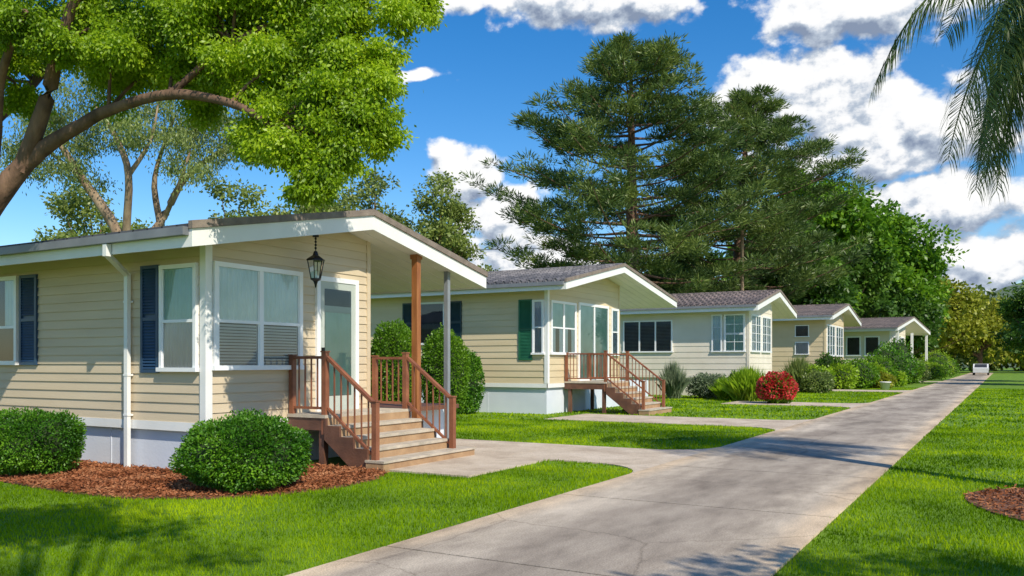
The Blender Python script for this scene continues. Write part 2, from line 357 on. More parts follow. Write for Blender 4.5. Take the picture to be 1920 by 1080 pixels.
def inpoly(x,y,P):
    c=np.zeros(x.shape,bool); j=len(P)-1
    for i in range(len(P)):
        xi,yi=P[i];xj,yj=P[j]
        t=((yi>y)!=(yj>y))&(x<(xj-xi)*(y-yi)/(yj-yi+1e-12)+xi); c^=t; j=i
    return c
ml=MB(); ml.prismz(bed[::-1],.001,.02,'soil')
circ=[(1.35+1.75*math.cos(t)*(1+.05*math.sin(3*t)),11.2+1.75*math.sin(t)) for t in np.linspace(0,2*math.pi,28,endpoint=False)]
ml.prismz(circ,.001,.02,'soil')
n=60000; x=rng.uniform(-16,-7.3,n);y=rng.uniform(6.3,9.95,n); k=inpoly(x+rng.normal(0,.03,n),y+rng.normal(0,.03,n),bed); x,y=x[k],y[k]
x2=rng.uniform(-.5,3.2,9000);y2=rng.uniform(9.4,13,9000); k=inpoly(x2,y2,circ); x=np.concatenate([x,x2[k]]);y=np.concatenate([y,y2[k]])
P=np.stack([x,y,rng.uniform(.015,.05,len(x))],1); d=unit(len(x)); d[:,2]*=.25
leaves(ml,P,.055,.022,'chip',d,.2)
ml.build('mulch_bed')
gr=MB()
def grass_ring(d0,d1,dens,h,wd):
    a0,a1=R(-78),R(18); n=int((a1-a0)/2*(d1*d1-d0*d0)*dens)
    a=rng.uniform(a0,a1,n); d=np.sqrt(rng.uniform(d0*d0,d1*d1,n)); x=np.sin(a)*d; y=np.cos(a)*d
    jx=x+rng.normal(0,.022,n); jy=y+rng.normal(0,.022,n)
    bad=in_path(jx,jy)|inpoly(jx,jy,bed)|inpoly(jx,jy,circ)
    bad|=(x<-9.8)&(y>8.3)&(y<14.5)|(x<-12.2)&(y>23.3)&(y<32)|(x<-10.4)&(y>40)&(y<48)|(x<-9.6)&(y>55)&(y<66)
    bad|=(x<-7.6)&(x>-9.9)&(y>9.8)&(y<12.4)
    x,y=x[~bad],y[~bad]; n=len(x)
    t=rng.uniform(0,2*math.pi,n); hh=h*rng.uniform(.5,1.2,n)*(1+.22*np.sin(x*2.1+y)*np.sin(y*1.7-x*.6)); l=rng.uniform(.1,.7,n)*hh; t2=rng.uniform(0,2*math.pi,n)
    b=np.stack([x,y,np.zeros(n)],1); s=np.stack([np.cos(t)*wd/2,np.sin(t)*wd/2,np.zeros(n)],1)
    tip=b+np.stack([np.cos(t2)*l,np.sin(t2)*l,hh],1)
    V=np.stack([b-s,b+s,tip],1).reshape(-1,3); gr.add(V,np.arange(3*n).reshape(n,3),'grass')
grass_ring(3.5,8,2900,.040,.007)
grass_ring(8,13,1500,.043,.011)
grass_ring(13,24,450,.046,.022)
grass_ring(24,60,60,.055,.06)
gr.build('grass')

# ------------------------------------------------------------ houses
def bxp(mb,pl,a0,a1,o0,o1,z0,z1,mat):
    if pl=='F': mb.box(o0,o1,a0,a1,z0,z1,mat)
    else: mb.box(a0,a1,-o0,-o1,z0,z1,mat)
def vp(pl,a,o,z): return (o,a,z) if pl=='F' else (a,-o,z)
def curtain(mb,pl,a0,a1,z0,z1,mat,o=.034,pl_w=.085,gather=False):
    n=max(6,int((a1-a0)/pl_w*8)); V=[];
    ph=random.random()*6
    for i in range(n+1):
        a=a0+(a1-a0)*i/n
        oo=o+.011*math.sin((a-a0)/pl_w*2*math.pi+ph+1.3*math.sin(a*9))
        V+= [vp(pl,a,oo,z0),vp(pl,a,oo,z1)]
    mb.add(V,[(2*i,2*i+2,2*i+3,2*i+1) for i in range(n)],mat,True)
def window(fr,gl,inn,pl,a0,a1,z0,z1,nx=1,split=None,top='curtain',bot='blind',fw=.06,grid=None,ny=2,slat=.045):
    T=.075
    bxp(fr,pl,a0,a1,.0,T,z1-fw,z1,'frame'); bxp(fr,pl,a0-.03,a1+.03,.0,T+.025,z0,z0+fw,'frame')
    bxp(fr,pl,a0,a0+fw,.0,T-.002,z0+fw,z1-fw,'frame'); bxp(fr,pl,a1-fw,a1,.0,T-.002,z0+fw,z1-fw,'frame')
    bxp(inn,pl,a0+.01,a1-.01,.0,.021,z0+.01,z1-.01,'dark')
    ws=(a1-a0-fw)/nx
    for i in range(nx):
        p0=a0+fw+i*ws; p1=p0+ws-fw
        if i>0: bxp(fr,pl,p0-fw,p0,.0,T-.004,z0+fw,z1-fw,'frame')
        if split: 
            bxp(fr,pl,p0,p1,.0,.068,split-.022,split+.022,'frame')
            for (q0,q1) in ((z0+fw,split-.022),(split+.022,z1-fw)):
                bxp(fr,pl,p0,p0+.02,.0,.060,q0,q1,'frame'); bxp(fr,pl,p1-.02,p1,.0,.060,q0,q1,'frame')
        V=[vp(pl,p0,.05,z0+fw),vp(pl,p1,.05,z0+fw),vp(pl,p1,.05,z1-fw),vp(pl,p0,.05,z1-fw)]
        gl.add(V,[(0,1,2,3)],'glass')
        def fill(kind,q0,q1):
            if kind=='blind':
                z=q1-.02
                while z>q0+.01:
                    V=[vp(pl,p0+.01,.026,z),vp(pl,p1-.01,.026,z),vp(pl,p1-.01,.042,z-slat*.72),vp(pl,p0+.01,.042,z-slat*.72)]
                    inn.add(V,[(0,1,2,3)],'blind'); z-=slat
            elif kind=='dblind':
                z=q1-.03
                while z>q0+.01:
                    V=[vp(pl,p0+.01,.026,z),vp(pl,p1-.01,.026,z),vp(pl,p1-.01,.042,z-.03),vp(pl,p0+.01,.042,z-.03)]
                    inn.add(V,[(0,1,2,3)],'gutter'); z-=.07
            elif kind in ('curtain','curtgreen','curtpink'): curtain(inn,pl,p0,p1,q0,q1,kind)
            elif kind=='half':
                curtain(inn,pl,p0,p0+(p1-p0)*.33,q0,q1,'curtain'); curtain(inn,pl,p1-(p1-p0)*.33,p1,q0,q1,'curtain')
        if split: fill(top,split+.022,z1-fw); fill(bot,z0+fw,split-.022)
        else: fill(top,z0+fw,z1-fw)
        if grid:
            for j in range(1,grid[0]):
                a=p0+(p1-p0)*j/grid[0]; bxp(fr,pl,a-.012,a+.012,.052,.062,z0+fw,z1-fw,'frame')
            for j in range(1,grid[1]):
                z=z0+fw+(z1-z0-2*fw)*j/grid[1]; bxp(fr,pl,p0,p1,.053,.0635,z-.012,z+.012,'frame')
def shutter(mb,pl,a0,a1,z0,z1,mat):
    f=.05
    bxp(mb,pl,a0,a0+f,.0,.05,z0,z1,mat); bxp(mb,pl,a1-f,a1,.0,.05,z0,z1,mat)
    zm=(z0+z1)/2
    for q0,q1 in ((z0,z0+f),(zm-f/2,zm+f/2),(z1-f,z1)): bxp(mb,pl,a0+f,a1-f,.0,.048,q0,q1,mat)
    bxp(mb,pl,a0+f,a1-f,.0,.022,z0+f,z1-f,mat)
    z=z0+f+.01
    while z<z1-f-.02:
        if abs(z-zm)>f*.8:
            V=[vp(pl,a0+f,.046,z),vp(pl,a1-f,.046,z),vp(pl,a1-f,.024,z+.04),vp(pl,a0+f,.024,z+.04)]
            mb.add(V,[(0,1,2,3)],mat)
        z+=.045
def house(P):
    e=empty('mobile_home',(P['x'],P['y'],0),P.get('rz',0))
    Lb,W,wf,rec=P['L'],P['W'],P['wf'],P['rec']; ze,zr,yr,os_,of,yR=P['ze'],P['zr'],P['yr'],P['os'],P['of'],P['yR']
    zeR=P.get('zeR',ze); zf=P['zf']; ss=P.get('pitch',.14)
    def zt(y): return zr-(zr-ze)*(yr-y)/(yr+os_) if y<=yr else zr-(zr-zeR)*(y-yr)/(yR-yr)
    und=P.get('und',.27)
    def u(y): return zt(y)-und
    wm=P['wall']
    wl=MB()
    def prof(y1): return [(.02,zf),(y1,zf),(y1,u(y1)),(yr,u(yr)),(.02,u(.02))] if y1>yr else [(.02,zf),(y1,zf),(y1,u(y1)),(.02,u(.02))]
    wl.prismx(prof(wf),-rec,-.02,wm); wl.prismx(prof(W),-Lb,-rec-.001,wm)
    z=zf; lip=.02
    def strip(a0,a1,z0,z1,side):
        def m(a,o,zz):
            if side=='F': return (o-.0,a,zz)
            if side=='L': return (a,-o,zz)
            if side=='B': return (-rec+o+.001,a,zz)
            return (a,wf+o,zz)
        V=[m(a0,lip,z0),m(a1,lip,z0),m(a1,.003,z1),m(a0,.003,z1),m(a0,-.02,z0),m(a1,-.02,z0)]
        wl.add(V,[(0,1,2,3),(4,5,1,0)],wm)
    def yspan(zz,y0,y1):
        ys=[y0+(y1-y0)*i/200 for i in range(201)]; ok=[q for q in ys if u(q)>zz]
        return (ok[0],ok[-1]) if ok else None
    while z<zr-und:
        sp=yspan(z+.01,0,wf)
        if sp: strip(sp[0],sp[1],z,z+ss,'F')
        sp=yspan(z+.01,wf,W)
        if sp: strip(sp[0],sp[1],z,z+ss,'B')
        if z<u(wf): strip(-rec,0,z,z+ss,'N')
        if z<u(0): strip(-Lb,0,z,z+ss,'L')
        z+=ss
    wl.build('walls',e)
    sk=MB(); sk.box(-Lb,-.05,.05,W-.05,0,zf-.05,P.get('skm','skirt'))
    xx=-2.2
    while xx>-Lb: sk.box(xx,xx+.02,.042,.05,0,zf-.13,P.get('skm','skirt')); xx-=2.44
    sk.build('skirting',e)
    tr=MB(); tm=P.get('trim','white')
    tr.box(-Lb,.03,-.03,.0-.0,zf-.13,zf+.0,tm); tr.box(.0,.032,-.03,wf,zf-.131,zf-.001,tm)
    if P.get('corner',True):
        cb=.085
        tr.box(.0,.036,-.036,cb,zf+.002,u(0)+.02,tm); tr.box(-cb,-.0,-.035,.0,zf+.002,u(0)+.02,tm)
    tr.box(-.05,.03,wf-.06,wf+.03,zf+.002,u(wf)+.02,wm)
    tr.build('trim',e)
    rf=MB(); x0,x1=-Lb-.3,of; th=.07
    yl=-os_
    rf.prismx([(yl,ze-th),(yr,zr-th),(yr,zr),(yl,ze)],x0,x1-.05,P['roof'])
    rf.prismx([(yr,zr-th),(yR,zeR-th),(yR,zeR),(yr,zr)],x0,x1-.05,P['roof'])
    rf.prismx([(yl-.02,ze-th-.004),(yr,zr-th),(yr,zr+.03),(yl-.02,ze+.03)],x1-.05,x1+.03,'roofbrown')
    rf.prismx([(yr,zr-th),(yR+.02,zeR-th-.004),(yR+.02,zeR+.03),(yr,zr+.03)],x1-.05,x1+.03,'roofbrown')
    rf.prismx([(yr-.12,zt(yr-.12)+.005),(yr+.12,zt(yr+.12)+.005),(yr+.12,zt(yr+.12)+.02),(yr,zr+.045),(yr-.12,zt(yr-.12)+.02)],x0,x1-.06,P['roof'])
    if P.get('ribs'):
        s=.30; xx=x0+.1
        while xx<x1-.15:
            rf.tube([(xx,yl-.02,ze-.0),(xx,yr,zr-.0)],[.055,.055],P['roof'],6)
            xx+=s
    rf.build('roof',e)
    fa=MB(); rb=P.get('rake',.2)
    fa.prismx([(yl,ze-th-rb),(yr,zr-th-rb),(yr,zr-th-.002),(yl,ze-th-.004)],x1-.04,x1,'white')
    fa.prismx([(yr,zr-th-rb),(yR,zeR-th-rb),(yR,zeR-th-.004),(yr,zr-th-.002)],x1-.04,x1,'white')
    fa.box(x0,x1-.042,yl,yl+.03,ze-th-rb,ze-th-.004,'white')
    fa.box(x0,x1-.042,yR-.03,yR,zeR-th-rb,zeR-th-.004,'white')
    t0=.02; zs=rb-.02
    fa.prismx([(yl+.03,ze-th-zs),(yr,zr-th-zs),(yr,zr-th-zs+t0),(yl+.03,ze-th-zs+t0)],x0,x1-.042,'soffit')
    fa.prismx([(yr,zr-th-zs),(yR-.03,zeR-th-zs),(yR-.03,zeR-th-zs+t0),(yr,zr-th-zs+t0)],x0,x1-.042,'soffit')
    xx=x1-.3
    while xx>-rec-.2:
        fa.prismx([(yl+.03,ze-th-zs-.006),(yr,zr-th-zs-.006),(yR-.03,zeR-th-zs-.006),(yR-.03,zeR-th-zs-.0005),(yr,zr-th-zs-.0005),(yl+.03,ze-th-zs-.0005)],xx,xx+.010,'trimgrey'); xx-=.3
    fa.build('fascia_and_soffit',e)
    gu=MB(); gu.box(x0,x1-.06,yl-.10,yl-.002,ze-th-.09,ze-th+.02,'gutter'); gu.build('gutter',e)
    return e,u
def parts(e,fn,*names):
    fr,gl,inn,sh=MB(),MB(),MB(),MB(); fn(fr,gl,inn,sh)
    fr.build('window_frames',e); gl.build('window_glass',e); inn.build('window_curtains',e)
    if sh.n: sh.build('shutters',e)

H1=dict(x=-9.8,y=8.3,L=15,W=6.1,wf=3.56,rec=3.4,ze=3.43,zr=4.15,yr=2.97,os=.73,of=.6,yR=6.58,zf=.74,wall='tan',roof='roof1',rake=.24,und=.30)
e1,u1=house(H1)
def w1(fr,gl,inn,sh):
    window(fr,gl,inn,'F',.10,1.86,1.49,3.05,2,2.20,'curtain','blind',.07)
    window(fr,gl,inn,'L',-.92,-.13,1.47,3.02,1,2.20,'curtgreen','curtpink',.06)
    shutter(sh,'L',-1.37,-.97,1.45,3.04,'shutblue')
    window(fr,gl,inn,'L',-5.6,-4.55,1.56,3.06,1,2.2,'half','none',.07)
    shutter(sh,'L',-4.5,-4.02,1.56,3.06,'shutblue')
    F='F'; a0,a1,z0,z1=2.28,3.16,.80,2.95
    bxp(fr,F,a0-.08,a0,.0,.06,z0,z1+.08,'frame'); bxp(fr,F,a1,a1+.08,.0,.06,z0,z1+.08,'frame'); bxp(fr,F,a0,a1,.0,.058,z1,z1+.08,'frame')
    bxp(fr,F,a0,a1,.0,.028,z0,z1,'doorpaint')
    for q0,q1,y0,y1 in ((z0,z1,a0,a0+.11),(z0,z1,a1-.11,a1)): bxp(fr,F,y0,y1,.028,.045,q0,q1,'doorpaint')
    for q0,q1 in ((z0,z0+.25),(2.45,2.55),(z1-.12,z1)): bxp(fr,F,a0+.11,a1-.11,.028,.044,q0,q1,'doorpaint')
    bxp(inn,F,a0+.11,a1-.11,.0285,.030,2.55,z1-.12,'dark')
    curtain(inn,F,a0+.12,a1-.12,z0+.26,2.44,'curtgreen',.040-.001,.2)
    gl.add([vp(F,a0+.11,.052,z0+.25),vp(F,a1-.11,.052,z0+.25),vp(F,a1-.11,.052,z1-.12),vp(F,a0+.11,.052,z1-.12)],[(0,1,2,3)],'glass')
    fr.box(.045,.095,a0+.03,a0+.06,1.75,1.85,'black')
parts(e1,w1)
x=MB()
x.beam((-1.10,-.78,3.12),(-1.62,-.09,2.92),.075,.06,'white'); x.beam((-1.62,-.085,2.94),(-1.62,-.085,.03),.08,.06,'white'); x.box(-1.14,-1.06,-.82,-.74,3.09,3.26,'white')
for z in (2.5,1.4,.8): x.box(-1.67,-1.57,-.12,-.02,z,z+.03,'white')
x.build('downspout',e1)
x=MB(); x.box(.36,.48,4.36,4.48,.0,3.62,'postwood'); x.box(.34,.50,4.34,4.50,3.50,3.63,'postwood'); x.build('porch_post_wood',e1)
x=MB(); x.box(.36,.45,5.40,5.49,.0,3.42,'postmetal'); x.box(.33,.48,5.37,5.52,0,.03,'postmetal'); x.build('porch_post_metal',e1)
x=MB(); x.box(-3.35,.38,3.60,5.9,.70,.78,'wooddark'); x.build('porch_floor',e1)

def rail(mb,p,q,h,zp=None,post=True,mat='wood',sp=.11):
    p=Vector(p);q=Vector(q); up=Vector((0,0,1))
    mb.beam(p+up*h,q+up*h,.075,.045,mat); mb.beam(p+up*.1,q+up*.1,.04,.04,mat)
    L=(Vector((q.x,q.y))-Vector((p.x,p.y))).length; n=max(2,int(L/sp))
    for i in range(1,n):
        t=i/n; c=p.lerp(q,t); mb.beam(c+up*.1,c+up*(h-.02),.02,.02,mat)
def newel(mb,x,y,z0,z1,w=.085,mat='wood'):
    mb.box(x-w/2,x+w/2,y-w/2,y+w/2,z0,z1,mat); mb.box(x-w/2-.012,x+w/2+.012,y-w/2-.012,y+w/2+.012,z1,z1+.02,mat)
def stairs(xw,xd,y0,y1,zd,n,run,baseext=.3):
    e=empty('porch_stairs',(xd,y0,0)); ox,oy=xd,y0
    mb=MB(); B=lambda a,b,c,d,f,g,m: mb.box(a-ox,b-ox,c-oy,d-oy,f,g,m)
    B(xw+.03,xd,y0,y1,zd-.05,zd,'tread'); B(xw+.03,xd-.002,y0+.02,y1-.02,zd-.24,zd-.052,'wooddark')
    for (a,b) in ((xw+.2,y0+.1),(xd-.12,y0+.1),(xd-.12,y1-.1),(xw+.2,y1-.1)): B(a-.05,a+.05,b-.05,b+.05,0,zd-.242,'wooddark')
    rz=zd/n
    for i in range(1,n):
        z=zd-rz*i; xx=xd+run*(i-1); 
        if i==n-1:
            B(xx+.002,xx+run+.06,y0-.02,y1+baseext,0,z-.035,'stepwood'); B(xx-.01,xx+run+.08,y0-.03,y1+baseext+.02,z-.034,z,'tread')
        else:
            B(xx-.01,xx+run+.03,y0+.045,y1-.045,z-.045,z,'tread'); 
        B(xx-.008,xx+.008,y0+.05,y1-.05,z+.001,z+rz-.046,'stepwood')
    for yy in (y0,y1-.045):
        poly=[(xd-.02-ox,zd-.06)]
        for i in range(1,n):
            z=zd-rz*i; xx=xd+run*(i-1)-ox; poly+=[(xx+.012,zd-rz*(i-1)-.052),(xx+.012,z-.003),(xx+run+.01,z-.003)] if i<n-1 else [(xx+.012,zd-rz*(i-1)-.052),(xx+.012,.0)]
        poly+=[(xd+run*(n-2)-.28-ox,.0),(xd-.02-ox,zd-.38)]
        mb.prismy(poly,yy-oy,yy+.045-oy,'wooddark')
    mb.build('steps',e)
    rl=MB(); xb=xd+run*(n-2)+.12; zb=rz*1.0
    h=.88
    for yy in (y0+.06,y1-.06):
        newel(rl,xd-.05-ox,yy-oy,zd-.3 ,zd+h+.08); newel(rl,xb-ox,yy-oy,.02,zb+h-.02)
        rail(rl,(xd-ox,yy-oy,zd),(xb-ox,yy-oy,zb-.06),h,sp=.12)
        newel(rl,xw+.09-ox,yy-oy,zd,zd+h+.03,.08); rail(rl,(xw+.1-ox,yy-oy,zd),(xd-.08-ox,yy-oy,zd),h)
    rl.build('railing',e); return e
stairs(-9.8,-8.98,9.85,12.0,.80,5,.27)
x=MB()
x.lathe([(.0,3.62),(.05,3.62),(.05,3.59),(.0,3.59)],0,0,'black'); x.tube([(0,0,3.6),(0,0,3.38)],[.008,.008],'black',6)
for k in range(4): x.lathe([(.016,3.40+.05*k),(.02,3.415+.05*k),(.016,3.43+.05*k)],0,0,'black',8)
x.lathe([(.0,3.38),(.03,3.36),(.05,3.30),(.14,3.24),(.155,3.215),(.13,3.21)],0,0,'black',6,False)
x.lathe([(.13,3.21),(.075,2.93)],0,0,'glass',6,False)
for k in range(6):
    a=2*math.pi*k/6; x.beam((.13*math.cos(a),.13*math.sin(a),3.21),(.077*math.cos(a),.077*math.sin(a),2.93),.013,.013,'black')
x.lathe([(.0,2.935),(.085,2.935),(.085,2.915),(.04,2.89),(.02,2.84),(.012,2.80),(.0,2.78)],0,0,'black',6,False)
x.tube([(0,0,2.93),(0,0,3.06)],[.025,.02],'curtain',8)
x.build('hanging_lantern',None,(-9.45,10.15,0))

H2=dict(x=-12.25,y=23.4,L=13,W=8.8,wf=5.65,rec=4,ze=4.08,zr=4.98,yr=3.9,os=.6,of=.95,yR=9.3,zf=.95,wall='tan2',roof='roof2',rake=.22,und=.28,ribs=True,pitch=.2)
e2,_=house(H2)
def w2(fr,gl,inn,sh):
    window(fr,gl,inn,'L',-.5,-.10,1.85,3.55,1,2.7,'curtpink','curtpink',.06)
    shutter(sh,'L',-1.0,-.52,1.68,3.58,'shutgreen')
    shutter(sh,'L',-3.75,-3.15,2.2,3.62,'shutteal'); window(fr,gl,inn,'L',-4.9,-3.8,2.2,3.62,1,None,'none','none',.06); shutter(sh,'L',-5.55,-4.95,2.2,3.62,'shutteal')
    window(fr,gl,inn,'F',.15,1.95,1.85,3.55,2,2.7,'curtgreen','half',.08)
    window(fr,gl,inn,'F',2.15,4.6,1.0,3.6,2,None,'curtgreen','none',.09)
    window(fr,gl,inn,'F',4.85,5.5,1.85,3.55,1,2.7,'curtain','blind',.08)
parts(e2,w2)
stairs(-12.25,-10.75,24.5,26.4,1.0,6,.27,.1)
H3=dict(x=-10.4,y=40.2,L=12,W=7.2,wf=4.5,rec=3,ze=4.33,zr=5.25,yr=3.8,os=.7,of=.6,yR=7.8,zf=1.0,wall='cream',roof='roof3',rake=.26,und=.33,ribs=True,pitch=.28,skm='cream',trim='cream')
e3,_=house(H3)
def w3(fr,gl,inn,sh):
    window(fr,gl,inn,'L',-6.3,-3.7,2.1,3.7,3,None,'dblind','none',.07)
    window(fr,gl,inn,'L',-1.75,-1.25,2.1,3.9,1,None,'curtain','',.06,(1,3))
    window(fr,gl,inn,'L',-1.15,-.15,2.1,3.9,1,2.95,'curtgreen','curtgreen',.07,(2,4))
    window(fr,gl,inn,'F',.3,2.1,2.1,3.9,2,None,'curtain','',.08,(2,4))
    window(fr,gl,inn,'F',2.4,4.2,2.1,3.9,2,None,'curtain','',.08,(2,4))
parts(e3,w3)
H4=dict(x=-9.6,y=55.3,L=12,W=10,wf=6.8,rec=3,ze=4.55,zr=5.5,yr=5.2,os=.8,of=.6,yR=11,zf=1.1,wall='tan4',roof='roof3',rake=.26,und=.33,ribs=False,pitch=.3,skm='tan4',trim='tan4')
e4,_=house(H4)
def w4(fr,gl,inn,sh):
    window(fr,gl,inn,'L',-1.8,-.95,3.2,3.95,1,None,'none','',.05); window(fr,gl,inn,'L',-1.8,-.95,2.1,2.9,1,None,'curtpink','',.05)
    window(fr,gl,inn,'F',.4,3.2,2.0,4.0,3,None,'curtain','',.1,(1,3)); window(fr,gl,inn,'F',3.6,6.4,2.0,4.0,3,None,'curtain','',.1,(1,3))
parts(e4,w4)
H5=dict(x=-8.8,y=82.6,rz=-R(6),L=12,W=13,wf=6,rec=2,ze=4.75,zr=5.9,yr=6,os=.9,of=.8,yR=14,zf=1.2,wall='cream5',roof='roof3',rake=.28,und=.35,ribs=False,pitch=.3,skm='cream5',trim='white')
e5,_=house(H5)
def w5(fr,gl,inn,sh):
    for a in (-7,-5.4,-3.8,-2.2): window(fr,gl,inn,'L',a,a+1.3,2.2,4.0,1,None,'none','',.12)
    window(fr,gl,inn,'F',.6,2.8,2.2,4.0,2,None,'none','',.12); window(fr,gl,inn,'F',3.2,5.4,2.2,4.0,2,None,'none','',.12)
parts(e5,w5)
x=MB()
for yy in (.1,6.2,13.2): x.box(.45,.65,yy,yy+.2,0,4.4,'white')
x.build('porch_posts',e5)

# ------------------------------------------------------------ shrubs
def shrub(name,x,y,r,h,mat='leafB',n=9000,leaf=.05,box=.0,z0=.0,extra=None,lump=.06,inner=.80,aspect=.6):
    mb=MB()
    seg,rings=18,10; V=[]
    cz=h/2
    def shape(u):
        l=1+lump*np.sin(5*u[:,0]+3*u[:,1]+x)*np.sin(4*u[:,2]+2*u[:,0]+y)+lump*.7*np.sin(9*u[:,1]+y)*np.sin(8*u[:,0]-5*u[:,2])
        return l[:,None]
    th=np.linspace(.02,math.pi-.02,rings); 
    for t in th:
        for k in range(seg):
            a=2*math.pi*k/seg; V.append((math.sin(t)*math.cos(a),math.sin(t)*math.sin(a),math.cos(t)))
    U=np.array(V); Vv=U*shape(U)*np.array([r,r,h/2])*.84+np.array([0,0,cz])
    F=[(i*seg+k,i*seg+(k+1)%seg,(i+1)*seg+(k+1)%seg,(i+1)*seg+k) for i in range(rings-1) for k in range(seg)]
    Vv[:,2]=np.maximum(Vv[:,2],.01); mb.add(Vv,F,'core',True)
    u=unit(n); p4=np.sign(u)*np.abs(u)**(1-box*.35); p4/=np.linalg.norm(p4,axis=1,keepdims=True)**(1-box*.6)
    rad=rng.uniform(inner,1.04,(n,1))+np.abs(rng.normal(0,.022,(n,1)))
    P=p4*shape(u)*rad*np.array([r,r,h/2])+np.array([0,0,cz]); k=P[:,2]>.03
    leaves(mb,P[k],leaf,leaf*aspect,mat,u[k],.9)
    if extra:
        m2,cnt,ls=extra; u=unit(cnt); P=u*shape(u)*1.02*np.array([r,r,h/2])+np.array([0,0,cz]); k=P[:,2]>h*.2
        leaves(mb,P[k],ls,ls*.8,m2,u[k],.7)
    mb.tube([(0,0,0),(0,0,h*.4)],[.05,.04],'bark',6)
    return mb.build(name,None,(x,y,0))
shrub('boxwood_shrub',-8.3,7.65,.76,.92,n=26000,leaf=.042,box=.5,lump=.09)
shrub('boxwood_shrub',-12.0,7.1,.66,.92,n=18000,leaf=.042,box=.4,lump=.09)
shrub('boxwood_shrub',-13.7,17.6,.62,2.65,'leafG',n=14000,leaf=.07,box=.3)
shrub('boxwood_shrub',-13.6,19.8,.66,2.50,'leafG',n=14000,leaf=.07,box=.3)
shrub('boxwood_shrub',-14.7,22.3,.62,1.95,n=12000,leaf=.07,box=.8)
shrub('flowering_shrub',-7.7,33.9,.66,1.15,'leafG',5000,.10,extra=('red',2800,.12),lump=.12)
def spiky(name,x,y,r,h,mat,n=900,wd=.05):
    mb=MB(); a=rng.uniform(0,2*math.pi,n); t=rng.uniform(.05,1.25,n); L=h*rng.uniform(.7,1.1,n)
    b=np.stack([rng.normal(0,r*.18,n),rng.normal(0,r*.18,n),np.zeros(n)],1)
    d=np.stack([np.cos(a)*np.sin(t)*r/h*1.1,np.sin(a)*np.sin(t)*r/h*1.1,np.cos(t*.75)],1)
    mid=b+d*L[:,None]*.6; tip=b+d*L[:,None]; tip[:,2]-=.12*L*t
    s=np.stack([-np.sin(a),np.cos(a),np.zeros(n)],1)*wd/2
    V=np.stack([b-s*.6,b+s*.6,mid+s,tip,mid-s],1).reshape(-1,3); mb.add(V,np.arange(5*n).reshape(n,5),mat)
    return mb.build(name,None,(x,y,0))
spiky('sword_fern',-9.2,35.6,.95,1.45,'leafYG',1500,.07)
spiky('sword_fern',-10.4,36.6,.7,1.0,'leafYG',700,.07)
spiky('ornamental_grass',-12.8,36.6,.6,1.7,'leafGy',1100,.04)
shrub('garden_shrub',-11.6,37.6,.9,1.1,'leafGy',5000,.10,lump=.15,inner=.6)
shrub('garden_shrub',-10.3,38.6,.7,1.2,'leafD',4000,.11,lump=.15)
spiky('ornamental_grass',-9.8,48.6,.9,2.0,'leafE',900,.07)
shrub('garden_shrub',-9.0,48.8,.9,1.4,'leafYG',3500,.14,lump=.15,inner=.6)
shrub('garden_shrub',-8.6,47.2,.8,1.1,'leafE',3500,.13,lump=.15,inner=.6)
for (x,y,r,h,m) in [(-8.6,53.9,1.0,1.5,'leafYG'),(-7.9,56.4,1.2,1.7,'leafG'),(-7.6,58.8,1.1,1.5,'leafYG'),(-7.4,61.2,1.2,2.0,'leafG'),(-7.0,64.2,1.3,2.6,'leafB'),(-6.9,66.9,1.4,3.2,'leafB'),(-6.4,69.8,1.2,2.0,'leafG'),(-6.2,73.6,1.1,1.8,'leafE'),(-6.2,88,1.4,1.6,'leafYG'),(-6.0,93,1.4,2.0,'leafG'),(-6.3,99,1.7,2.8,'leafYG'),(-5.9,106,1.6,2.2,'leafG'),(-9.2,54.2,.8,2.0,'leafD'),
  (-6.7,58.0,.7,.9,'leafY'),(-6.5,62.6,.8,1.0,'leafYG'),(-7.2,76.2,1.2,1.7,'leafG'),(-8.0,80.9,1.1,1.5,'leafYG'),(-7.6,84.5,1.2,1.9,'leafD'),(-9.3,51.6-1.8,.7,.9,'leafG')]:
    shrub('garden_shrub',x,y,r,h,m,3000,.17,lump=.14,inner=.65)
x=MB(); x.lathe([(.0,.0),(.2,.0),(.30,.42),(.33,.42),(.33,.48),(.27,.48),(.26,.38),(.0,.38)],0,0,'terracotta',16); x.build('plant_pot',None,(-6.1,54.6,0))

# ------------------------------------------------------------ trees
def limb(mb,pts,rad,mat,sub=5,seg=10,wob=.06):
    p,r=smooth_path(pts,rad,sub); mb.tube(p,r,mat,seg,wob)
t=MB()
limb(t,[(-14.6,6.2,-.1),(-13.9,6.25,1.4),(-13.2,6.4,2.5),(-12.2,6.8,4.0),(-11.6,7.0,4.55),(-10.9,7.15,4.85),(-10.4,7.2,4.98),(-9.3,7.3,5.05),(-8.4,7.5,4.85),(-7.8,7.6,4.5),(-7.5,7.7,4.1)],[.30,.22,.19,.155,.11,.085,.075,.066,.055,.04,.02],'bark')
limb(t,[(-11.9,6.9,4.3),(-11.3,6.9,5.2),(-11.0,6.9,5.9),(-10.3,6.9,6.8),(-9.6,7.2,7.6)],[.12,.10,.08,.06,.04],'bark')
limb(t,[(-13.2,6.4,2.5),(-13.2,6.6,4.1),(-13.0,7.0,5.0),(-12.6,7.5,5.8),(-11.9,8.1,7.1)],[.12,.10,.08,.06,.04],'bark')
limb(t,[(-9.3,7.3,5.05),(-8.6,7.7,5.7),(-8.0,8.3,6.2),(-7.3,8.9,6.6)],[.05,.04,.03,.015],'bark')
limb(t,[(-12.4,6.7,3.8),(-12.0,6.6,4.6),(-11.5,6.4,5.4),(-10.6,6.2,6.0)],[.09,.075,.06,.035],'bark')
limb(t,[(-12.9,6.5,3.0),(-13.8,7.0,5.0),(-14.3,6.7,7.9)],[.13,.10,.05],'bark')
